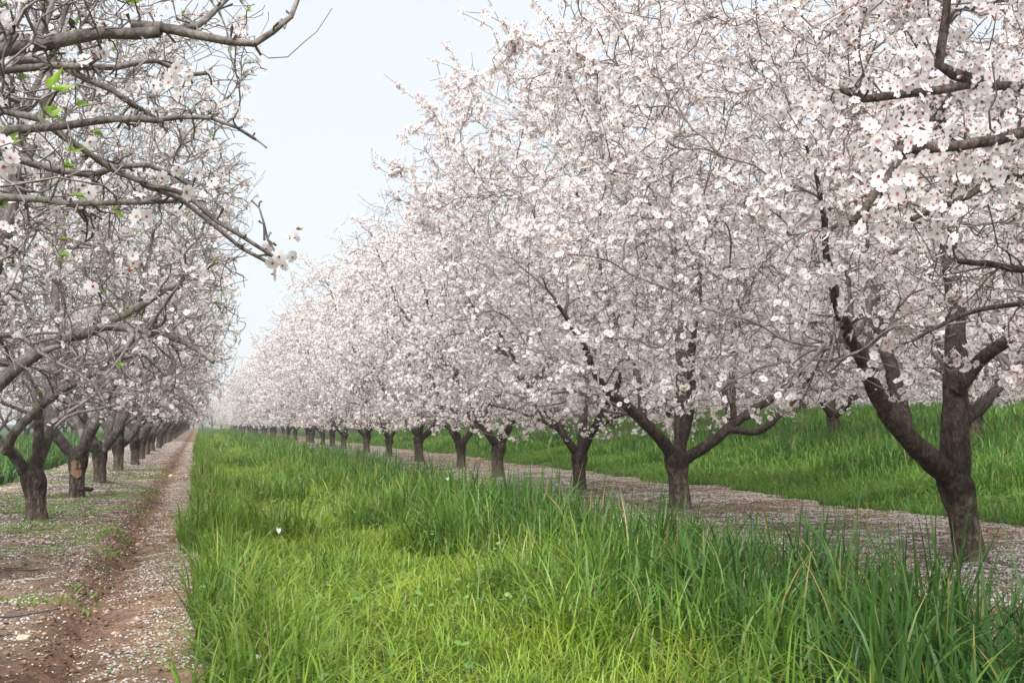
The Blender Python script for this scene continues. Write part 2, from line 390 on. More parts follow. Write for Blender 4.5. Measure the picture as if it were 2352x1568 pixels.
def add_leaves(g, P, Nn, size, rng, per=4):
    for k in range(per):
        d = unit(Nn+rng.normal(0, .6, Nn.shape)+[0, 0, .3]); s = unit(np.cross(d, rng.normal(0, 1, d.shape))); up = np.cross(s, d)
        L = size*rng.uniform(.6, 1.2, (len(P), 1)); wd = L*.15
        a = P; m1 = P+d*L*.45+s*wd+up*wd*.6; tp = P+d*L-up*L*.1; m2 = P+d*L*.45-s*wd+up*wd*.6; md = P+d*L*.48
        V = np.stack([a, m1, tp, m2, md], 1)
        b = np.arange(len(P))[:, None]*5
        t = np.concatenate([b+[0, 1, 4], b+[1, 2, 4], b+[4, 2, 3], b+[0, 4, 3]])
        col = np.array([.27, .42, .05])*rng.uniform(.75, 1.2, (len(P), 1)); g.add(V, t=t, c=np.repeat(col, 5, 0))
def trunk_geo(rng, pts, r=.11, seed=0, sides=26, far=False):
    """trunk with flared foot, twisted ridges and a swollen graft"""
    g = Geo(); P = resample([(pts[0][0], pts[0][1], -.12)]+[tuple(p) for p in pts], .12 if far else .03)
    top = P[-1]; P = np.concatenate([P, top+np.array([[0, 0, h] for h in ((.08, .15) if far else (.02, .04, .06, .08, .10, .12, .14, .15))])])
    if far: sides = 9
    zc = top[2]; V = []; Cc = []; tw = rng.uniform(-2.5, 2.5)
    for i, p in enumerate(P):
        z = p[2]; t = z/zc
        rr = r*(1.0+.16*math.exp(-max(z, 0)/.06)-.10*math.sin(min(max(t, 0), 1)*math.pi*.8)+.24*math.exp(-((t-.88)/.17)**2)+.07*math.exp(-((t-.72)/.06)**2))
        if t > 1.0: rr *= max(.05, 1-((z-zc)/.152)**1.6)
        graft = sstep(.70, .80, np.array(t+.10*mnoise.noise((z*3, seed, 2))))
        for k in range(sides):
            a = k/sides*2*math.pi; ca, sa = math.cos(a), math.sin(a)
            n1 = mnoise.noise((ca*2.2+tw*z*.6, sa*2.2, z*2+seed*7)); n2 = mnoise.noise((math.cos(a+tw*z)*6, math.sin(a+tw*z)*6, z*2.5+seed*3)); n3 = mnoise.noise((ca*9, sa*9, z*38+seed))
            q = rr*(1+.10*n1+.12*n2+.045*n3*(1+graft))
            V.append((p[0]+q*ca, p[1]+q*sa, z))
            col = np.array([1.05, 1.0, .95])*(1-float(graft)) + np.array([.50, .46, .46])*float(graft)
            Cc.append(col*(1+.75*n2+.35*n1))
    n = len(P); i, j = np.meshgrid(np.arange(n-1), np.arange(sides), indexing='ij'); j2 = (j+1) % sides
    g.add(V, np.stack([i*sides+j, i*sides+j2, (i+1)*sides+j2, (i+1)*sides+j], -1), c=np.clip(Cc, .1, 2))
    return g
def limb_geo(chain, rng, sides, nd, seed, step=.06, dark=True, g=None):
    g = g or Geo()
    for pts, r0, r1 in chain:
        Q = resample(pts, step); k = len(Q); t = np.linspace(0, 1, k)
        Q = Q+np.array([[mnoise.noise((q[0]*2.3, q[1]*2.3, q[2]*2.3+seed+10*a)) for a in range(3)] for q in Q])*.035*np.minimum(1, t*4)[:, None]+np.array([[mnoise.noise((q[0]*8+5, q[1]*8, q[2]*8+seed+10*a)) for a in range(3)] for q in Q])*.013*np.minimum(1, t*4)[:, None]
        r = r0*(1-t**.8)+r1*t**.8; r = (r*np.minimum(1, .62+t*5) if r0 > .055 else r)*(1+.10*np.array([mnoise.noise((q[0]*7, q[1]*7, q[2]*7+seed)) for q in Q]))
        D = np.gradient(Q, axis=0); D = unit(D)
        # darker old wood near the crotch, greyer young wood outwards
        f = np.clip(np.linalg.norm(Q-[0, 0, .55], axis=1)/1.4, 0, 1)[:, None]
        col = (np.array([.50, .46, .46])*(1-f)+np.array([1.2, 1.15, 1.12])*f)
        tubes(g, Q[None], r[None], sides, c=col[None])
        ring = g.n-sides; g.t.append(np.array([(ring, ring+m, ring+m+1) for m in range(1, sides-1)]))
        nd.add(Q, D, r)
    return g
def make_tree(name, seed, env, trunk=None, limbs=None, nB=110, nC=520, nD=2400, bloom=.6, gap=.042, fsize=.042, lod=1, left=False,
              leaves=0, twig_r=.0028, nuts=0, r_trunk=.11, sides=9, extend=True, whips=60, region=None, join=False, spread=1., clusters=(), limbflowers=0, thin=1.):
    rng = np.random.default_rng(seed); root = empty(name)
    trunk = trunk or [(0, 0, 0), (rng.uniform(-.03, .03), rng.uniform(-.03, .03), .3), (rng.uniform(-.04, .04), rng.uniform(-.04, .04), .56)]
    limbs = limbs or default_scaffold(rng, spread); nd = Nodes(); ml, mt = (M_LIMB_L, M_TWIG_L) if left else (M_LIMB, M_TWIG)
    tg = trunk_geo(rng, trunk, r_trunk, seed, far=join)
    if not join: tg.build('trunk', M_TRUNK, root)
    jg = Geo()
    for ci, ch in enumerate(limbs):
        ch = list(ch)
        if extend and ch[0][1] > 0:
            ext = []
            for pts, r0, r1 in ch:
                e = grow_end(rng, pts, r1, env) if r1 > .012 else []
                if e: ext.append(([pts[-1]]+e, r1*.98, .007))
            ch += ext
        if join: limb_geo([(p, abs(a), b) for p, a, b in ch], rng, 5, nd, seed+ci, .25, g=jg)
        else: limb_geo([(p, abs(a), b) for p, a, b in ch], rng, sides, nd, seed+ci).build('limb', ml, root)
    if join:
        tg.v += jg.v; tg.c += jg.c; tg.q += [q+tg.n for q in jg.q]; tg.t += [q+tg.n for q in jg.t]; tg.build('trunk', M_TRUNK, root)
    samp = (lambda n, inner: region(env.sample(rng, n, inner))) if region else (lambda n, inner: env.sample(rng, n, inner))
    limbwood = [(nd.get()[0].copy(), nd.get()[2].copy())]
    tw = Geo()
    QB, RB = attach(nd, samp(nB, .4), 10, rng, .022*thin, .0055*thin, 2.2, 8, .05, .22)
    QC, RC = attach(nd, samp(nC, .35), 8, rng, .009*thin, .0034*thin, 1.0, 8, .07, .15, 0)
    S = 1+.04
    QD, RD = attach(nd, samp(nD, .3)*np.array([S, S, 1.0])+rng.normal(0, .05, (1, 3)), 5, rng, .0045*thin, twig_r*thin, .55, 4, .10, .08, 0, .35)
    if whips:                                                           # long upright shoots breaking the outline
        P, d, r = nd.get(); rr = np.hypot(P[:, 0], P[:, 1]); sc = P[:, 2]*.9+rr*.7+rng.normal(0, .5, len(P)); idx = np.argsort(sc)[-whips*6:]; idx = rng.choice(idx, whips, replace=False)
        T = P[idx]+unit(np.concatenate([P[idx][:, :2]*.35, np.full((whips, 1), 1.)], 1)+rng.normal(0, .35, (whips, 3)))*rng.uniform(.25, .7, (whips, 1))
        QW, DW = bez(P[idx], d[idx], T, 5, rng, .06, .3); RW = np.linspace(.0045, twig_r, 5)[None]*np.ones((whips, 1))
        QD = np.concatenate([QD, QW]); RD = np.concatenate([RD, RW])
    colr = lambda n: rng.uniform(.75, 1.2, (n, 1, 1))*np.array([1, .97, .96])
    tubes(tw, QB, RB, 6 if lod == 2 else (5 if lod else 4), colr(len(QB))); tubes(tw, QC, RC, 4 if lod else 3, colr(len(QC))); tubes(tw, QD, RD, 3, colr(len(QD)))
    if lod == 2:                                                        # short fruiting spurs along the wood
        P = np.concatenate([QC.reshape(-1, 3), QB.reshape(-1, 3)]+[np.repeat(a_[b_ < .03], 2, 0) for a_, b_ in limbwood]); P = P[rng.choice(len(P), min(len(P), 2600), replace=False)]
        d = unit(rng.normal(0, 1, P.shape)+[0, 0, .2]); Lh = rng.uniform(.015, .05, (len(P), 1))
        tubes(tw, np.stack([P, P+d*Lh*.5+rng.normal(0, .003, P.shape), P+d*Lh], 1), np.array([[.0035, .003, .004]])*np.ones((len(P), 1)), 3, colr(len(P))*.75)
    tw.build('branchwork', mt, root)
    clump = .30
    # blossom: loaded shoots carry it in rows, bare shoots carry none
    def along(Q, frac, gp):
        L = np.linalg.norm(np.diff(Q, axis=1), axis=2).sum(1); on = rng.random(len(Q)) < frac*np.clip(.35+1.3*vn(Q[:, -1, 0]+50, Q[:, -1, 1]*.7+Q[:, -1, 2]+50, .6, seed), 0, 1.4)
        on &= rng.random(len(Q)) < np.clip(.66+.34*(Q[:, -1, 2]-env.bot)/1.6, 0, 1)*np.clip(.35+.8*np.hypot(Q[:, -1, 0], Q[:, -1, 1])/np.maximum(env.rad(Q[:, -1, 2]), .3), 0, 1); cnt = np.where(on, rng.poisson(L/gp), 0); off = rng.random(len(Q)); ii = np.repeat(np.arange(len(Q)), cnt); t = np.clip(np.round(rng.uniform(.2, 1, len(ii))*4+off[ii])/4-off[ii]/4+rng.normal(0, .035, len(ii)), .05, 1)*(Q.shape[1]-1)
        f = np.minimum(t.astype(int), Q.shape[1]-2); u = (t-f)[:, None]
        W = Q[ii, f]*(1-u)+Q[ii, f+1]*u
        c3 = (vn(W[:, 0]+40, W[:, 1]+40, clump, seed+1)+vn(W[:, 1]+60, W[:, 2]+40, clump, seed+2)+vn(W[:, 2]+80, W[:, 0]+40, clump, seed+3))/3
        return W[rng.random(len(W)) < .12+.88*sstep(.40, .56, c3)]
    P = np.concatenate([along(QD, bloom, gap), along(QC, bloom*.7, gap*1.3)])
    lw = np.concatenate([a_[(b_ < .048) & (a_[:, 2] > 1.45)] for a_, b_ in limbwood])
    if lod and limbflowers and len(lw): P = np.concatenate([P, np.repeat(lw, limbflowers, 0)+rng.normal(0, .045, (len(lw)*limbflowers, 3))])
    for cp, cn in clusters: P = np.concatenate([P, np.array(cp)+rng.normal(0, .025, (cn, 3))])
    outw = unit(P-np.array([0, 0, 1.8])); nn = unit(rng.normal(0, 1, P.shape)+outw*.75+[0, 0, .1])
    P = P+nn*fsize*.5+rng.normal(0, .013, P.shape)
    bg = Geo(); add_flowers(bg, P, nn, fsize, rng, lod)
    if lod == 2:                                                        # buds
        nb = len(P)//4; B = P[rng.integers(0, len(P), nb)]+rng.normal(0, .02, (nb, 3)); dd = unit(rng.normal(0, 1, (nb, 3))); e = dd*.010
        tubes(bg, np.stack([B-e, B-e*.3, B+e*.5, B+e], 1), np.array([[.0012, .0045, .005, .001]])*np.ones((nb, 1)), 4, np.stack([CALYX, CALYX*1.3, BLUSH, BLUSH])[None]*np.ones((nb, 1, 1)))
    bg.build('bloom', M_PETAL, root, smooth=(lod == 2))
    if leaves:
        P = QD[rng.integers(0, len(QD), leaves), -1]; lg = Geo(); add_leaves(lg, P, unit(P-np.array([0, 0, 1.5])), .040 if lod else .055, rng, 5); lg.build('foliage', M_LEAF, root)
    if nuts:
        for P in QD[rng.choice(len(QD), nuts, replace=False), -2]:
            ng = Geo(); a = np.linspace(0, 1, 6); r = .012*np.sin(np.clip(a*np.pi, .25, 2.9)); d = unit(rng.normal(0, .4, 3)+[0, 0, 1.])
            tubes(ng, (P+d*(a[:, None]-1)*.036)[None], r[None], 6, c=np.array([[.03, .026, .024]])); ng.build('dried_nut', M_LITTER, root)
    return root
def kids(o): return [c for c in bpy.data.objects if c.parent == o]
TREE_KIDS = {}
used = set()
def place(tmpl, x, y, rz, label, group, sc=1.0):
    ch = TREE_KIDS.setdefault(tmpl.name, kids(tmpl))
    if tmpl.name in used:
        r = tmpl.copy(); C.objects.link(r)
        for c in ch:
            d = c.copy(); C.objects.link(d); d.parent = r
    else: r = tmpl; used.add(tmpl.name)
    r.location = (x, y, float(gz_flat(x))); r.rotation_euler = (0, 0, rz); r.scale = (sc,)*3
    tag(r, label, 'tree', group); return r
def gz_flat(x): return np.minimum(.115*np.maximum(0, x-7.4)*(1-sstep(12, 30, np.array(x))*.45), 1.5)

XR, XL, SP = 5.3, -1.4, 4.3
ENV_R = Env(3.25, 5.9, .80, 1.7); ENV_L = Env(1.9, 4.9, .95, 1.5)
# --- the right-hand row: three hand-laid trees
R1L = [
 [([(-.02, 0, .40), (-.10, -.02, .60), (-.35, -.1, .75), (-.61, -.2, .93), (-.87, -.35, 1.18), (-1.1, -.5, 1.42), (-1.3, -.7, 1.59), (-1.52, -.9, 1.89)], .095, .024),
  ([(-.50, -.15, .84), (-.42, .06, 1.12), (-.36, .3, 1.42), (-.24, .6, 1.82), (-.19, .8, 2.31), (-.2, .9, 3.21)], .062, .025)],
 [([(-.03, 0, .42), (-.04, 0, .62), (-.03, 0, .87), (.01, .05, 1.11), (.13, .15, 1.48), (.23, .3, 1.96), (.13, .3, 2.6), (.11, .3, 3.4)], .115, .03),
  ([(-.01, 0, 1.17), (.10, -.1, 1.36), (.20, -.25, 1.50), (.42, -.45, 1.66), (.75, -.7, 1.95), (1.1, -.8, 2.4)], .055, .02),
  ([(.03, .05, .95), (.12, .1, .97), (.4, .3, 1.06), (.83, .6, 1.25), (1.29, .9, 1.5), (1.7, 1.1, 1.9)], .05, .018)]]
R2L = [
 [([(-.03, 0, .42), (-.10, 0, .60), (-.36, -.1, .86), (-.75, -.3, 1.13), (-1.11, -.6, 1.33), (-1.49, -1, 1.72), (-1.86, -1.3, 2.13)], .085, .02),
  ([(-.50, -.15, .98), (-.43, .1, 1.31), (-.42, .2, 1.51), (-.43, .5, 1.83), (-.54, .8, 2.37)], .05, .025)],
 [([(-.02, 0, .42), (0, 0, .61), (.07, .1, 1.01), (.12, .2, 1.42), (.19, .4, 2.04), (.23, .6, 2.9), (.23, .7, 3.88)], .085, .025),
  ([(.03, 0, .70), (.10, -.1, 1.16), (.08, -.2, 1.55), (.01, -.5, 2.26), (-.01, -.8, 3.18)], .07, .025)],
 [([(-.02, 0, .40), (.06, 0, .53), (.28, -.1, .71), (.56, -.2, .94), (.89, -.3, 1.13), (1.12, -.4, 1.33), (1.34, -.5, 1.6), (1.56, -.6, 1.9)], .075, .028),
  ([(.52, -.2, .89), (.66, -.3, .87), (.78, -.4, .86), (.86, -.5, .91), (1.0, -.6, 1.08), (1.08, -.7, 1.2), (1.17, -.8, 1.39)], .048, .022),
  ([(.58, -.2, .93), (.59, -.2, 1.31), (.59, -.2, 1.68)], .036, .033)]]
R0L = [
 [([(0, 0, .4), (-.5, .05, .95), (-1.3, .2, 1.6), (-2.0, .3, 2.0), (-2.6, .4, 2.08), (-2.98, .2, 1.95), (-3.21, .1, 1.9), (-3.31, .1, 1.88), (-3.42, .1, 1.85), (-3.56, .1, 1.82), (-3.64, .1, 1.84)], -.06, .010),
  ([(-3.21, .1, 1.9), (-3.29, .1, 1.92), (-3.33, .1, 1.94), (-3.31, .1, 2.05), (-3.3, .1, 2.3)], .018, .008),
  ([(-2.0, .3, 2.0), (-2.06, 1.0, 2.34), (-2.4, .9, 2.2), (-2.59, .9, 2.18), (-2.85, .8, 2.09), (-3.07, .7, 1.95)], .02, .008)],
 [([(0, 0, .4), (-.6, .1, .85), (-1.5, .2, 1.5), (-2.3, .25, 1.85), (-2.79, .2, 1.83), (-3.15, 0, 1.73), (-3.43, -.1, 1.66), (-3.55, -.1, 1.63), (-3.61, -.1, 1.62)], -.052, .012),
  ([(-3.61, -.1, 1.62), (-3.42, .1, 1.74), (-3.28, .2, 1.83), (-3.15, .3, 1.95)], .013, .009),
  ([(-3.6, -.1, 1.62), (-3.73, -.2, 1.5), (-3.76, -.2, 1.45), (-3.8, -.2, 1.41)], .011, .008),
  ([(-2.3, .25, 1.85), (-2.79, .2, 1.71), (-3.07, .1, 1.64), (-3.27, 0, 1.59), (-3.34, 0, 1.55), (-3.57, -.1, 1.44)], .022, .007),
  ([(-1.5, .2, 1.5), (-2.45, .6, 1.46), (-2.59, .7, 1.37), (-2.74, .7, 1.35), (-2.89, .7, 1.31), (-3.04, .7, 1.24)], .022, .006),
  ([(-1.5, .2, 1.5), (-2.3, .4, 1.5), (-2.76, .4, 1.45), (-3, .3, 1.42), (-3.22, .2, 1.41)], .022, .008)],
 [([(0, 0, .4), (-.3, .4, 1.1), (-.7, 1.0, 2.0), (-.9, 1.5, 3.0), (-1.2, 1.8, 3.8)], -.08, .02)],
 [([(0, 0, .4), (.2, .3, 1.1), (.5, .9, 2.0), (.6, 1.3, 3.0)], -.08, .03)]]
R0 = make_tree('almond_tree', 101, Env(3.75, 5.0, 1.28, 1.0), limbs=R0L, nB=260, nC=1700, nD=12000, bloom=1.0, gap=.020, fsize=.040, lod=2, nuts=8, limbflowers=9, thin=.85, extend=False,
    region=lambda p: p[(p[:, 0] < 0) & (p[:, 2] < 3.0) & (p[:, 1] > -1.5) & (np.hypot(p[:, 0], p[:, 1]) > .6)])
R1 = make_tree('almond_tree', 102, Env(2.95, 5.6, 1.08, 1.8), trunk=[(.075, 0, 0), (.015, 0, .33), (-.04, 0, .58)], limbs=R1L, nB=180, nC=1150, nD=6600, bloom=.95, gap=.023, fsize=.053, lod=2, leaves=30, limbflowers=3, nuts=14, r_trunk=.106, sides=14)
R2 = make_tree('almond_tree', 103, Env(3.15, 6.0, 1.0, 2.1), trunk=[(0, 0, 0), (-.02, 0, .33), (-.04, 0, .58)], limbs=R2L, nB=160, nC=950, nD=5600, bloom=.95, gap=.023, fsize=.054, lod=2, leaves=20, limbflowers=3, nuts=12, r_trunk=.12, sides=12)
RM = [make_tree('almond_tree', 110+k, ENV_R, nD=3800, nC=650, bloom=.98, gap=.024, fsize=.056, lod=1, limbflowers=3, twig_r=.003) for k in range(4)]
RF = [make_tree('almond_tree', 120+k, Env(3.2, 5.9, .74, 1.7), nB=100, nC=360, nD=1900, bloom=1.0, gap=.035, fsize=.066, lod=0, twig_r=.005, join=True, whips=50) for k in range(3)]
RB = [make_tree('almond_tree', 130+k, Env(3.1, 6.2, .42, .8), nB=90, nC=320, nD=1700, bloom=1.0, gap=.034, fsize=.066, lod=0, twig_r=.005, join=True, whips=40) for k in range(2)]
ordw = ['first', 'second', 'third', 'fourth', 'fifth', 'sixth', 'seventh', 'eighth', 'ninth', 'tenth', 'eleventh', 'twelfth', 'thirteenth']
GR = 'blossoming almond trees of the row along the right side of the grass lane'
place(R0, XR, 2.6, 0, 'nearest blossoming almond tree, big flowers and bare boughs reaching in from the upper right', GR)
place(R1, 5.05, 6.85, 0, 'blossoming almond tree with twisted trunk and dark swollen graft, rightmost of the row', GR)
place(R2, XR, 12.2, 0, 'blossoming almond tree forking wide near the ground with a long limb reaching right', GR)
near = [(5.25, 15.6), (5.2, 20.0), (5.5, 24.4), (5.35, 28.4), (5.3, 32.9), (5.3, 37.3), (5.25, 43.0), (5.3, 47.3), (5.35, 51.6), (5.3, 55.8)]
rr = random.Random(5)
for k, (x, y) in enumerate(near):
    t = RM[k % 4] if y < 46 else RF[k % 3]
    place(t, x, y, rr.uniform(0, 6.28), '%s trunk counted from the right in the white blossoming row along the grass lane' % ordw[k+2], GR, [.88, 1.0, .93, 1.04, .9, 1.0, .95, 1.05, .92, 1.0][k])
for k in range(34):
    y = 60.2+SP*k
    place(RF[k % 3], XR+rr.uniform(-.2, .2), y, rr.uniform(0, 6.28), 'small distant white almond tree where the right-hand row runs to its vanishing end', 'far almond trees of the right-hand row', rr.uniform(.84, 1.08))
# --- the rows behind, up the slope to the right
place(RM[1], 12.1, 16.0, 1.3, 'white almond tree behind the rightmost trunk, standing in tall grass at the right edge', 'almond trees of the second row on the right')
place(RM[2], 12.1, 20.3, 2.2, 'white almond tree with dark forked trunk rising from tall grass between the two nearest trunks', 'almond trees of the second row on the right')
place(RM[3], 12.1, 24.8, 4.0, 'white almond tree behind the wide forking trunk, its own trunk half hidden by tall grass', 'almond trees of the second row on the right')
for k in range(16):
    place(RF[k % 3] if k > 3 else RM[k % 4], 12.1+rr.uniform(-.15, .15), 29+SP*k, rr.uniform(0, 6.28), 'white almond tree glimpsed behind the front row, standing in the grass beyond it', 'far almond trees of the second row on the right', rr.uniform(.95, 1.05))
for k in range(17):
    place(RB[k % 2], 18.9+rr.uniform(-.2, .2), 25+SP*k, rr.uniform(0, 6.28), 'white almond tree far back on the right, seen under the nearer crowns', 'almond trees of the third row on the right', rr.uniform(.95, 1.05))
for k in range(20):
    place(RB[k % 2], 32.6+6.9*(k % 2)+rr.uniform(-.2, .2), 42+SP*.5*k, rr.uniform(0, 6.28), 'white almond tree in the hindmost row on the right, only its blossom showing', 'almond trees of the hindmost row on the right', rr.uniform(.95, 1.05))
for k in range(14):
    place(RB[k % 2], 25.7+rr.uniform(-.2, .2), 34+SP*k, rr.uniform(0, 6.28), 'white almond tree in the hindmost row on the right, only its blossom showing', 'almond trees of the hindmost row on the right', rr.uniform(.95, 1.05))
# --- the left-hand row: past its bloom, grey twigs with few flowers and first leaves
LM1L = [
 [([(0, 0, .4), (.25, .05, 1.0), (.6, .1, 1.6), (.95, .1, 1.8), (1.0, .1, 1.82), (1.06, .1, 1.84), (1.16, .1, 1.88), (1.28, .1, 1.9)], -.036, .014),
  ([(1.23, .1, 1.89), (1.29, .1, 1.9), (1.37, .1, 1.89), (1.45, .1, 1.88), (1.52, .1, 1.87), (1.57, .1, 1.90), (1.61, .1, 1.94), (1.63, .1, 2.02)], .0125, .006),
  ([(1.29, .1, 1.89), (1.37, .2, 1.95), (1.43, .3, 2.02), (1.51, .4, 2.10)], .010, .006)],
 [([(0, 0, .4), (.3, .3, 1.1), (.6, .5, 1.7), (.88, .5, 1.86), (.99, .5, 1.88), (1.15, .5, 1.89), (1.25, .6, 1.95), (1.34, .6, 1.93), (1.39, .6, 1.94)], -.03, .006),
  ([(.3, .3, 1.1), (.5, .8, 1.8), (.82, .9, 2.03), (1.06, .9, 1.98), (1.19, .9, 1.91), (1.28, 1, 1.88), (1.42, 1, 1.9), (1.56, 1, 1.84)], .03, .005)],
 [([(0, 0, .4), (.35, .15, .9), (.65, .4, 1.55), (.9, .4, 1.73), (1.03, .4, 1.66), (1.16, .4, 1.59), (1.25, .4, 1.57), (1.35, .4, 1.56), (1.44, .4, 1.49), (1.51, .4, 1.45), (1.6, .4, 1.39)], -.028, .005),
  ([(1.25, .4, 1.57), (1.33, .5, 1.56), (1.42, .5, 1.5), (1.51, .5, 1.43), (1.61, .5, 1.385)], .009, .005),
  ([(.35, .15, .9), (.6, .4, 1.45), (.89, .5, 1.52), (1.03, .5, 1.51), (1.16, .5, 1.53), (1.28, .5, 1.55), (1.37, .5, 1.56)], .022, .006),
  ([(.65, .4, 1.55), (.86, .7, 1.71), (.96, .7, 1.66), (1.09, .7, 1.65), (1.24, .7, 1.7), (1.36, .7, 1.64)], .018, .006),
  ([(.65, .3, 1.5), (.94, .2, 1.62), (.99, .2, 1.63), (1.13, .2, 1.67), (1.25, .2, 1.69), (1.31, .2, 1.69)], .016, .007),
  ([(1.6, .4, 1.39), (1.585, .41, 1.44), (1.575, .4, 1.49), (1.56, .4, 1.54)], .0035, .0025)],
 [([(0, 0, .4), (-.3, .2, 1.1), (-.6, .5, 2.2), (-.5, .8, 3.2)], .07, .02)]]
L0L = [
 [([(0, 0, .4), (.10, 0, .75), (.19, 0, 1.05), (.32, 0, 1.2), (.53, .1, 1.38), (.71, .2, 1.48), (.84, .2, 1.54), (1.08, .1, 1.5), (1.26, 0, 1.46), (1.38, -.1, 1.38), (1.48, -.2, 1.29)], -.066, .013),
  ([(.80, .2, 1.52), (1.07, .3, 1.69), (1.29, .4, 1.85), (1.5, .6, 1.99)], .03, .012)],
 [([(0, 0, .4), (.05, .2, 1.0), (.2, .5, 1.9), (.3, .6, 2.8)], .06, .025)], [([(0, 0, .4), (-.3, -.1, 1.0), (-.8, 0, 1.9), (-1.0, .2, 2.8)], .06, .025)],
 [([(0, 0, .4), (.15, -.2, 1.0), (.4, -.5, 1.9), (.6, -.6, 2.7)], .055, .02)]]
L1L = [
 [([(-.04, 0, .36), (-.10, 0, .50), (-.17, -.1, .65), (-.31, -.2, .8), (-.42, -.4, 1.0), (-.7, -.6, 1.6)], .065, .03),
  ([(-.25, -.22, .70), (-.10, -.45, .95), (.2, -.6, 1.2), (.49, -.7, 1.37), (.78, -.8, 1.6), (1.03, -.9, 1.9)], .05, .02)],
 [([(-.04, 0, .36), (-.04, 0, .5), (.05, 0, .8), (.09, .1, 1.04), (.07, .3, 1.45), (.05, .5, 2.09), (.1, .7, 3.0)], .075, .025)],
 [([(-.03, 0, .36), (-.02, 0, .52), (.03, -.2, .92), (.06, -.3, 1.11), (.29, -.5, 1.26), (.51, -.6, 1.45), (.8, -.7, 1.68), (1.1, -.8, 1.85)], .06, .02)]]
LM1 = make_tree('almond_tree', 201, Env(1.75, 4.2, 1.15, .6), limbs=LM1L, nB=170, nC=1100, nD=4200, thin=.68, bloom=.30, gap=.030, fsize=.044, lod=2, left=True, leaves=190, nuts=9, sides=10, whips=0, extend=False,
    region=lambda p: p[(p[:, 0] > .25) & (p[:, 0] < 1.20-.12*np.maximum(0, p[:, 1]-.5)+.12*vn(p[:, 2], p[:, 1], .25, 77)) & (p[:, 1] > -.7) & ((p[:, 0] < .85) | (p[:, 2] > 1.40)) & (p[:, 2] < 2.9)],
    clusters=[((1.6, .4, 1.39), 5), ((1.58, .43, 1.37), 4), ((1.34, .4, 1.85), 6), ((1.30, .42, 1.83), 4), ((1.36, .4, 1.62), 4), ((1.31, .4, 1.55), 3), ((1.25, .4, 1.48), 4), ((1.13, .4, 1.95), 4), ((1.09, .5, 1.72), 4), ((1.2, .4, 1.35), 6)])
L0 = make_tree('almond_tree', 202, Env(1.68, 5.2, .95, 1.3), limbs=L0L, nB=140, nC=850, nD=3800, bloom=.38, gap=.032, fsize=.048, lod=2, left=True, leaves=170, nuts=6, sides=10, spread=.7)
L1 = make_tree('almond_tree', 203, Env(1.9, 5.4, .9, 1.4), trunk=[(.01, 0, 0), (-.02, 0, .29), (-.04, 0, .48)], limbs=L1L, nB=140, nC=850, nD=3600, bloom=.36, gap=.032, fsize=.048, lod=2, left=True, leaves=140, sides=12, r_trunk=.098)
LMd = [make_tree('almond_tree', 210+k, ENV_L, nB=100, nC=600, nD=2500, bloom=.46, gap=.033, fsize=.052, lod=1, left=True, leaves=90, spread=.68, r_trunk=.095) for k in range(3)]
LF = [make_tree('almond_tree', 220+k, ENV_L, nB=80, nC=280, nD=900, bloom=.46, gap=.045, fsize=.05, lod=0, left=True, leaves=40, twig_r=.005, join=True, spread=.68, whips=30) for k in range(2)]
GL = 'almond trees of the left-hand row with few flowers left'
place(LM1, XL, 2.7, 0, 'nearest left almond tree, bare grey boughs and sparse flowers crossing the upper left corner', GL)
place(L0, XL, 7.0, 0, 'grey almond tree at the left edge, its thick arched limb entering from the side', GL)
place(L1, XL, 11.3, 0, 'grey almond tree with the stout blackened trunk nearest the left edge of the dirt path', GL)
lf = [(-1.37, 14.6), (-1.4, 18.3), (-1.42, 22.6), (-1.3, 26.2), (-1.35, 30.3), (-1.4, 34.6), (-1.4, 38.9)]
L2 = None
for k, (x, y) in enumerate(lf):
    lab = 'grey almond tree with a bare orange wound on its trunk, in the left row' if k == 0 else '%s trunk along the sparse grey row beside the left of the dirt path' % ordw[k+1]
    o = place(LMd[k % 3], x, y, rr.uniform(0, 6.28), lab, GL, rr.uniform(.95, 1.05))
    if k == 0: L2 = o
for k in range(38):
    place(LF[k % 2], XL+rr.uniform(-.1, .1), 43.2+SP*k, rr.uniform(0, 6.28), 'small distant grey almond tree where the left-hand row runs along the path', 'far almond trees of the left-hand row', rr.uniform(.95, 1.05))
for k in range(9):
    place(LF[k % 2], -8.1, 52+SP*k, rr.uniform(0, 6.28), 'grey almond tree seen through the trunks of the left-hand row', 'almond trees beyond the left-hand row', rr.uniform(.95, 1.05))
for k in range(9):
    place(RF[k % 3] if k % 2 else LF[k % 4 // 2], -4+1.6*k, 206+rr.uniform(-8, 8), rr.uniform(0, 6.28), 'hazy almond tree closing off the far end of the lane', 'almond trees across the end of the lane', 1.0)
# bare wood and a pruned stub on the second left trunk
wg = Geo(); th = np.linspace(-2.2, -1.1, 8); zz = np.linspace(.33, .50, 6); A, B = np.meshgrid(th, zz)
rad = .117+.003*np.sin(A*9+B*40); sh = .9+.1*np.sin(B*30)
V = np.stack([rad*np.cos(A), rad*np.sin(A), B+.025*np.sin(A*5+B*9)*np.sign(B-.41)*(np.abs(B-.41) > .05)], -1); nA = 8; i, j = np.meshgrid(np.arange(5), np.arange(7), indexing='ij'); b = i*nA+j
wg.add(V, np.stack([b, b+1, b+nA+1, b+nA], -1), c=np.array([.27, .17, .105])); o = wg.build('bare_wood', M_CLOD, L2); o.rotation_euler.z = -L2.rotation_euler.z
sg = Geo(); tubes(sg, np.array([[(.06, -.08, .18), (.11, -.12, .185), (.16, -.13, .17), (.19, -.13, .185)]]), np.array([[.03, .026, .024, .02]]), 8, c=np.array([[.5, .45, .42]])); o = sg.build('pruned_stub', M_TRUNK, L2); o.rotation_euler.z = -L2.rotation_euler.z

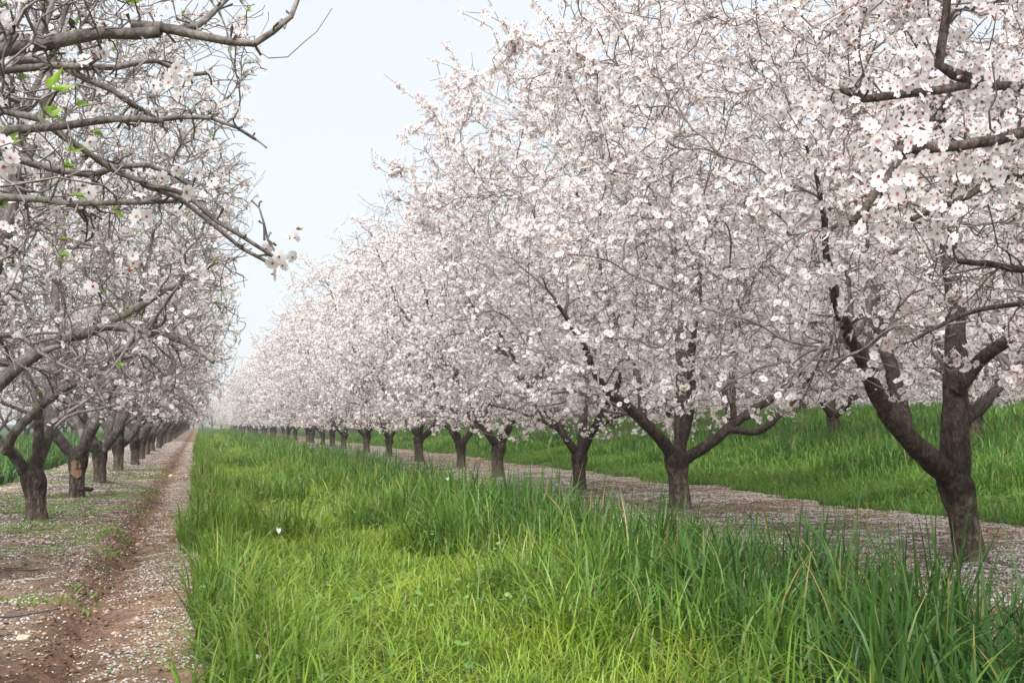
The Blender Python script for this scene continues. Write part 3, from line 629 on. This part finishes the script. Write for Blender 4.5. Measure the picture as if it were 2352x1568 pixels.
# ------------------------------------------------------------------ grass
grng = np.random.default_rng(7)
def in_view(x, y, m=.25):
    a = x/np.maximum(y, .3); return (y > 1.2) & (a > -.155-m) & (a < .82+m)
def blades(g, x, y, h, w, col, rng, lean=.25, droop=.35, seg=4, tip=None, flat=0):
    n = len(x); z = gz(x, y)-.01
    a = rng.uniform(0, 2*np.pi, n); d = np.stack([np.cos(a), np.sin(a), 0*a], -1); b = a+rng.normal(np.pi/2, .5, n); s = np.stack([np.cos(b), np.sin(b), 0*b], -1)
    ln = np.abs(rng.normal(0, 1, n))*lean+.04+flat; dr = np.clip(rng.normal(0, .28, n)+droop, 0, .95)+np.where(rng.random(n) < .14, .45, 0)
    P0 = np.stack([x, y, z], -1); t = np.linspace(0, 1, seg+1)
    V = np.empty((n, (seg+1), 2, 3)); Cc = np.empty((n, seg+1, 2, 3))
    for k, tt in enumerate(t):
        hor = h*(ln*tt+dr*1.0*tt**3); ver = h*(tt*(1-.35*np.minimum(flat, 1))-.55*dr*tt**3)
        ww = w*(1.0-.15*(1-tt))*(1-tt**2.2)*.5+.0004
        c = P0+d*hor[:, None]; c[:, 2] += ver
        V[:, k, 0] = c-s*ww[:, None]; V[:, k, 1] = c+s*ww[:, None]
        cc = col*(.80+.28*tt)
        if tip is not None and tt > .6: cc = cc*(1-tip[:, None]*(tt-.5)*2)+np.array([.52, .36, .13])*tip[:, None]*(tt-.5)*2
        Cc[:, k, 0] = cc; Cc[:, k, 1] = cc
    i, k = np.meshgrid(np.arange(n), np.arange(seg), indexing='ij'); b0 = i*(seg+1)*2+k*2
    g.add(V, np.stack([b0, b0+1, b0+3, b0+2], -1), c=Cc.reshape(-1, 3))
LIGHT = np.array([.265, .385, .040]); MIDG = np.array([.155, .285, .036]); DARK = np.array([.058, .140, .026]); BLUE = np.array([.043, .108, .034])
def scatter(rng, x0, x1, y0, y1, dens):
    n = int((x1-x0)*(y1-y0)*dens); x = rng.uniform(x0, x1, n); y = rng.uniform(y0, y1, n)
    return x, y
def strip(g, x0, x1, bands, tallness, colour, wscale=1.):
    for y0, y1, dens, wk, seg in bands:
        x, y = scatter(grng, x0, x1, y0, y1, dens)
        k = in_view(x, y) & (zone(x, y) > .5); x, y = x[k], y[k]
        tall = tallness(x, y); keep = grng.random(len(x)) < .55+.45*(1-tall); x, y, tall = x[keep], y[keep], tall[keep]
        n = len(x); r = grng.random(n)
        h = (.15+.36*tall)*grng.uniform(.5, 1.15, n)*(.62+.76*vn(x, y, .38, 41))
        wd = (.0070+.0080*tall)*grng.uniform(.6, 1.3, n)*wk*wscale
        c = colour(x, y, tall)*grng.uniform(.72, 1.25, (n, 1))
        c[r > .93] *= np.array([1.25, 1.1, .9]); tip = np.where(grng.random(n) < .10, grng.uniform(.4, 1, n), 0)
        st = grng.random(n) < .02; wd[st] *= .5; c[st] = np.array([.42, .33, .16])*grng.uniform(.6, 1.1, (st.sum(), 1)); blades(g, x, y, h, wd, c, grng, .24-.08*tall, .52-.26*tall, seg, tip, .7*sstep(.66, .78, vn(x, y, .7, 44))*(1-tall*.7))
def tall_mid(x, y):
    left = (1-sstep(.25, .62, x))*sstep(.35, .6, vn(x, y, .9, 52)+.18)
    right = sstep(1.35, 2.2, x+(vn(x, y, 1.2, 53)-.5)*1.1-.045*np.clip(y-8, 0, 14)*0)
    patch = sstep(.66, .8, vn(x, y, .8, 54))*.7
    far = sstep(1.0, 1.8, x)*sstep(14, 30, y)*.35
    return np.clip(np.maximum(np.maximum(left*.55, right), patch)+far, 0, 1)
def col_mid(x, y, t):
    f = np.clip(t+(vn(x, y, .4, 55)-.5)*.5, 0, 1)[:, None]
    c = LIGHT*(1-f)+DARK*f; m = (vn(x, y, .25, 56) > .5)[:, None]; c = np.where(m, c, c*.5+MIDG*.5)
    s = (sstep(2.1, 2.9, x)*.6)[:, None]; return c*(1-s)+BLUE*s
gg = Geo()
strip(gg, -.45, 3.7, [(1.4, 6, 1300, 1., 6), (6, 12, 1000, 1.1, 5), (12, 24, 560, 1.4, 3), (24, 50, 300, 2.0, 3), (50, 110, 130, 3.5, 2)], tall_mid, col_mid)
tag(gg.build('lane_grass', M_GRASS), 'tall green grass filling the lane between the two rows', 'grass', kind='stuff')
def tall_right(x, y): return np.clip(sstep(8.3, 10.8, x+(vn(x, y, 1.5, 61)-.5)*3.0)*.76+sstep(.6, .8, vn(x, y, 1.1, 62))*.3, 0, 1)
def col_right(x, y, t):
    f = np.clip(t*.85+(vn(x, y, .8, 63)-.5)*.7, 0, 1)[:, None]; return np.array([.165, .315, .040])*(1-f)+np.array([.062, .155, .030])*f
gr = Geo()
strip(gr, 6.9, 13, [(8, 16, 700, 1.5, 3), (16, 30, 480, 2.0, 3), (30, 70, 160, 3.5, 2)], tall_right, col_right)
strip(gr, 13, 34, [(15, 40, 130, 3.2, 2), (40, 90, 30, 6, 2)], lambda x, y: .75+0*x, col_right)
tag(gr.build('slope_grass', M_GRASS), 'tall green grass on the slope behind the right-hand trunks', 'grass', kind='stuff')
gl = Geo()
strip(gl, -9, -2.5, [(9, 30, 420, 2., 3), (30, 80, 120, 4, 2)], lambda x, y: .9+0*x, lambda x, y, t: np.ones((len(x), 1))*DARK*1.05)
tag(gl.build('margin_grass', M_GRASS), 'dark green grass behind the left-hand trunks', 'grass', kind='stuff')
# low weeds on the bare strips
wd_ = Geo()
for x0, x1, y0, y1, dens, seed, thr in ((-3., -.5, 3.5, 24, 1500, 81, .60), (3.3, 7.1, 5, 30, 260, 82, .62), (-.45, .05, 4, 14, 300, 83, .72)):
    x, y = scatter(grng, x0, x1, y0, y1, dens); k = in_view(x, y) & (vn(x, y, .8, seed)*.7+vn(x, y, .2, seed+9)*.3+.28*np.exp(-((x+1.25)/.5)**2-((y-11.9)/1.2)**2) > thr-.05) & (zone(x, y) < .5); x, y = x[k], y[k]; n = len(x)
    blades(wd_, x, y, grng.uniform(.015, .055, n), grng.uniform(.004, .010, n), np.array([.19, .33, .05])*grng.uniform(.6, 1.2, (n, 1)), grng, .6, .3, 2)
tag(wd_.build('ground_weeds', M_GRASS), 'low light green weeds scattered on the bare soil under the trees', 'weeds', kind='stuff')

cw = Geo()
x, y = scatter(grng, -.1, 3.2, 2.5, 14, 45); k = in_view(x, y) & (zone(x, y) > .4) & (vn(x, y, .6, 86)*.6+vn(x, y, .2, 87)*.4 > .52); x, y = x[k], y[k]; n = len(x)
for rep_ in range(3):
    a = grng.uniform(0, 6.28, n); r_ = grng.uniform(.008, .019, n)[:, None]; P = np.stack([x+np.cos(a)*.03, y+np.sin(a)*.03, gz(x, y)+grng.uniform(.08, .20, n)], -1)
    nn = unit(np.stack([grng.normal(0, .5, n), grng.normal(0, .5, n), np.ones(n)], -1)); u = unit(np.cross(nn, np.stack([np.cos(a), np.sin(a), 0*a], -1))); v = np.cross(nn, u)
    ang = np.arange(6)*np.pi/3; V = P[:, None]+r_[:, None]*(np.cos(ang)[None, :, None]*u[:, None]+np.sin(ang)[None, :, None]*v[:, None]*.8+.12*nn[:, None]*np.abs(np.cos(ang))[None, :, None])
    b = np.arange(n)[:, None]*6; c = np.array([.17, .29, .07])*grng.uniform(.7, 1.3, (n, 1)); cw.add(V, np.concatenate([b+[0, 1, 2, 3], b+[0, 3, 4, 5]]), c=np.repeat(c, 6, 0))
tag(cw.build('lane_weeds', M_GRASS), 'low round leaved weeds among the lane grass', 'weeds', kind='stuff')

# ------------------------------------------------------------------ fallen petals, clods, litter
pg = Geo()
def petals(x, y, size, rng):
    n = len(x); z = gz(x, y)+.006; a = rng.uniform(0, 6.28, n); nn = unit(np.stack([rng.normal(0, .35, n), rng.normal(0, .35, n), np.ones(n)], -1))
    u = unit(np.cross(nn, np.stack([-np.sin(a), np.cos(a), 0*a], -1))); v = np.cross(nn, u); P = np.stack([x, y, z], -1); s = (size*rng.uniform(.7, 1.2, n))[:, None]
    V = np.stack([P-u*s*.5, P+v*s*.38+nn*s*.10, P+u*s*.5+nn*s*.16, P-v*s*.38+nn*s*.10], 1)
    c = np.array([.80, .75, .705])*rng.uniform(.72, 1.02, (n, 1)); c[rng.random(n) < .12] *= np.array([.8, .66, .55])
    pg.add(V, np.arange(n*4).reshape(-1, 4), c=np.repeat(c, 4, 0))
prng = np.random.default_rng(9)
for x0, x1, y0, y1, dens, sz, seed in ((-4, .15, 3, 9, 3000, .0150, 91), (-4, .15, 9, 20, 1700, .017, 91), (-4, .1, 20, 60, 330, .028, 91), (3, 7.6, 3.5, 11, 3600, .020, 92), (3, 7.6, 11, 24, 2000, .022, 92), (3, 7.6, 24, 70, 360, .032, 92)):
    x, y = scatter(prng, x0, x1, y0, y1, dens); m = vn(x, y, .55, seed)*.5+vn(x, y, .16, seed+1)*.5
    wgt = sstep(.34, .64, m)
    if x1 < 1: wgt = sstep(.26, .56, m); wgt *= .5+.58*sstep(-.45, -.25, x)+.35*(1-sstep(-.9, -.6, x)); wgt *= 1-.65*np.exp(-((x+.53)/.12)**2)
    k = (prng.random(len(x)) < np.clip(wgt, .04, 1)) & in_view(x, y) & (zone(x, y) < .6); petals(x[k], y[k], sz, prng)
x, y = scatter(prng, 0, 3.3, 3, 12, 8); k = in_view(x, y); 
tag(pg.build('fallen_petals', M_PETAL), 'white almond petals strewn over the bare soil', 'petals', kind='stuff')
def blob(rng, n, flat=.6):
    """lumpy stones, (n, 26, 3) unit size"""
    th = np.array([0, .6, 1.1, 1.57, 2.04, 2.54, np.pi]); 
    V = []; m = 8
    for t in th[1:-1]:
        for k in range(m): V.append((math.sin(t)*math.cos(k/m*6.2832), math.sin(t)*math.sin(k/m*6.2832), math.cos(t)))
    V = np.array([(0, 0, 1)]+V+[(0, 0, -1)]); q = []; tr = []
    for k in range(m): tr.append((0, 1+k, 1+(k+1) % m)); e = 1+(len(th)-3)*m; tr.append((len(V)-1, e+(k+1) % m, e+k))
    for r in range(len(th)-3):
        for k in range(m): a = 1+r*m; q.append((a+k, a+m+k, a+m+(k+1) % m, a+(k+1) % m))
    W = V[None]*(1+rng.normal(0, .16, (n, len(V), 1)))*np.stack([rng.uniform(.7, 1.2, n), rng.uniform(.6, 1, n), rng.uniform(.4, .8, n)], -1)[:, None]
    return W, np.array(q), np.array(tr)
cg = Geo()
for x0, x1, y0, y1, dens in ((-3, .05, 3.2, 14, 420), (-.68, -.40, 3.4, 16, 700), (3.1, 7.3, 4, 16, 160)):
    x, y = scatter(prng, x0, x1, y0, y1, dens); k = in_view(x, y) & (zone(x, y) < .5); x, y = x[k], y[k]; n = len(x)
    W, q, tr = blob(prng, n); s = .0035+.012*prng.random(n)**4; W = W*s[:, None, None]+np.stack([x, y, gz(x, y)+s*.25], -1)[:, None]
    c = soil_colour(x, y)*prng.uniform(.45, 1.25, (n, 1)); c[prng.random(n) < .06] = np.array([.42, .30, .20])
    nb = np.arange(n)[:, None, None]*W.shape[1]; cg.add(W, q[None]+nb, tr[None]+nb, c=np.repeat(c, W.shape[1], 0))
tag(cg.build('soil_clods', M_CLOD), 'small red brown clods and grit on the bare soil', 'clods', kind='stuff')
lg = Geo()
for x0, x1, y0, y1, dens in ((-3., -.75, 3.4, 22, 42), (3.6, 6.6, 4, 24, 34)):
    x, y = scatter(prng, x0, x1, y0, y1, dens); k = in_view(x, y) & (zone(x, y) < .3) & (vn(x, y, .9, 95) > .35); x, y = x[k], y[k]; n = len(x)
    L = .04+.28*prng.random(n)**2.5; a = prng.normal(.3, .9, n); t = np.linspace(-.5, .5, 4)
    px = x[:, None]+np.cos(a)[:, None]*L[:, None]*t+prng.normal(0, .006, (n, 4)); py = y[:, None]+np.sin(a)[:, None]*L[:, None]*t+prng.normal(0, .006, (n, 4))
    P = np.stack([px, py, gz(px, py)+.008], -1); rad = (.0015+.003*prng.random((n, 1)))*np.ones((n, 4))
    tubes(lg, P, rad, 4, c=(np.array([.13, .10, .085])*prng.uniform(.45, 1.5, (n, 1)))[:, None])
tag(lg.build('twig_litter', M_LITTER), 'broken grey twigs littering the soil under the trees', 'twigs', kind='stuff')
# single stones
for (x, y, s, col, lab) in ((4.28, 8.72, .05, (.50, .34, .20), 'yellowish stone on the petals just left of the nearest right-hand trunk'),
                            (6.93, 11.1, .055, (.42, .28, .18), 'tan stone at the foot of the grass slope behind the petals'),
                            (-.69, 5.25, .035, (.52, .42, .28), 'pale yellow stone lying on the petals at the lower left edge of the path'),
                            (-.45, 9.9, .03, (.48, .33, .21), 'small orange stone upright in the rut of the dirt path'),
                            (-.92, 11.2, .04, (.46, .33, .22), 'flat tan stone beside the long dead shoot under the first left trunk'),
                            (-.45, 21.5, .06, (.55, .44, .26), 'yellow stone half way along the dirt path'),
                            (5.95, 13.6, .06, (.45, .30, .20), 'brown stone right of the wide forking trunk at the grass edge')):
    W, q, tr = blob(prng, 1); sgm = Geo(); sgm.add(W[0]*s, q, tr, c=np.array(col)); o = sgm.build('stone', M_STONE); o.location = (x, y, float(gz(np.array(x), np.array(y)))+s*.25); o.rotation_euler.z = x*3; tag(o, lab, 'stone', 'stones on the bare soil')
# the long dead shoot leaning out of the ground by the first left trunk
def stick(name, pts, r0, r1, label, cat, group=None, side=None, col=(.16, .13, .12)):
    g = Geo(); Q = resample(pts, .05); tubes(g, Q[None], np.linspace(r0, r1, len(Q))[None], 6, c=np.array([[col]])[0])
    for sp in side or []:
        Q2 = resample(sp, .04); tubes(g, Q2[None], np.linspace(r1*1.6, r1*.7, len(Q2))[None], 5, c=np.array([[col]])[0])
    o = g.build(name, M_TWIG_L); tag(o, label, cat, group); return o
stick('dead_shoot', [(-1.30, 11.15, .03), (-1.05, 11.0, .13), (-.85, 10.9, .26), (-.72, 10.8, .42), (-.66, 10.75, .52)], .008, .004, 'thin bare shoot leaning up from the ground beside the first left trunk', 'shoot', col=(.9, .85, .8))
stick('fallen_branch', [(4.1, 9.3, .03), (4.6, 9.35, .06), (5.1, 9.3, .04), (5.5, 9.4, .05), (5.8, 9.5, .03)], .012, .006, 'grey pruned branch lying across the petals left of the nearest right-hand trunk', 'branch', 'pruned branches on the soil', [[(4.6, 9.35, .06), (4.8, 9.6, .12), (5.0, 9.8, .06)]], (.8, .75, .72))
stick('fallen_branch', [(5.2, 12.9, .04), (5.5, 12.6, .12), (5.75, 12.8, .2)], .010, .005, 'grey pruned twig standing out at the grass edge right of the wide forking trunk', 'branch', 'pruned branches on the soil', [[(5.5, 12.6, .12), (5.5, 12.5, .25)]], (.85, .8, .76))
stick('fallen_branch', [(-1.2, 5.4, .05), (-1.0, 5.6, .09), (-.8, 5.75, .07), (-.62, 5.95, .07)], .008, .005, 'dark pruned branch on the soil at the left edge of the picture', 'branch', 'pruned branches on the soil', [[(-1.0, 5.6, .09), (-.95, 5.8, .12)]], (.6, .55, .52))
stick('fallen_branch', [(-1.1, 11.0, .07), (-.9, 11.1, .1), (-.7, 11.05, .08), (-.5, 11.2, .07)], .008, .004, 'grey pruned branch on the soil in front of the first left trunk', 'branch', 'pruned branches on the soil', None, (.9, .85, .8))
# petals drifting down, seen singly against the grass and a trunk
for (x, y, z, lab) in ((.35, 5.2, .48, 'white heart shaped petal above the dark grass tuft beside the dirt path'), (1.02, 6.6, .36, 'single white petal over the light grass in the middle of the lane'),
                       (4.95, 28.0, .40, 'white heart shaped petal falling in front of a trunk in the middle of the row'), (1.75, 8.2, .55, 'white petal above the dark grass in front of the bare soil'),
                       (4.6, 9.9, .50, 'white petal drifting before the grass slope right of the wide forking trunk'), (.22, 4.25, .12, 'white petal low in the grass at the bottom edge')):
    s = .016 if y < 15 else .06
    gq = Geo(); P = np.array([(0, -1, 0), (.75, -.1, .15), (.7, .7, .3), (.12, .55, .1), (-.12, .55, .1), (-.7, .7, .25), (-.75, -.1, .1), (0, .1, 0)])*s
    gq.add(P, t=[(0, 1, 7), (1, 2, 7), (2, 3, 7), (3, 4, 7), (4, 5, 7), (5, 6, 7), (6, 0, 7)], c=np.array([.86, .84, .84])); o = gq.build('petal', M_PETAL)
    o.location = (x, y, z); o.rotation_euler = (R(65), R(15), R(x*90)); tag(o, lab, 'petal', 'loose petals in the air')

# ------------------------------------------------------------------ the pale air of an overcast day
hz = Geo(); v = [(x, y, z) for z in (-1.2, 9.5) for y in (-60, 430) for x in (-260, 420)]
hz.add(v, [(0, 2, 3, 1), (4, 5, 7, 6), (0, 1, 5, 4), (2, 6, 7, 3), (0, 4, 6, 2), (1, 3, 7, 5)])
hm, ht, hn, hl = mat('air'); ho = hn.new('ShaderNodeOutputMaterial'); hv = hn.new('ShaderNodeVolumePrincipled')
hv.inputs['Color'].default_value = (.93, .95, .97, 1); hv.inputs['Density'].default_value = HAZE; hv.inputs['Anisotropy'].default_value = .3
hl.new(hv.outputs[0], ho.inputs['Volume'])
tag(hz.build('haze', hm, smooth=False), kind='stuff')
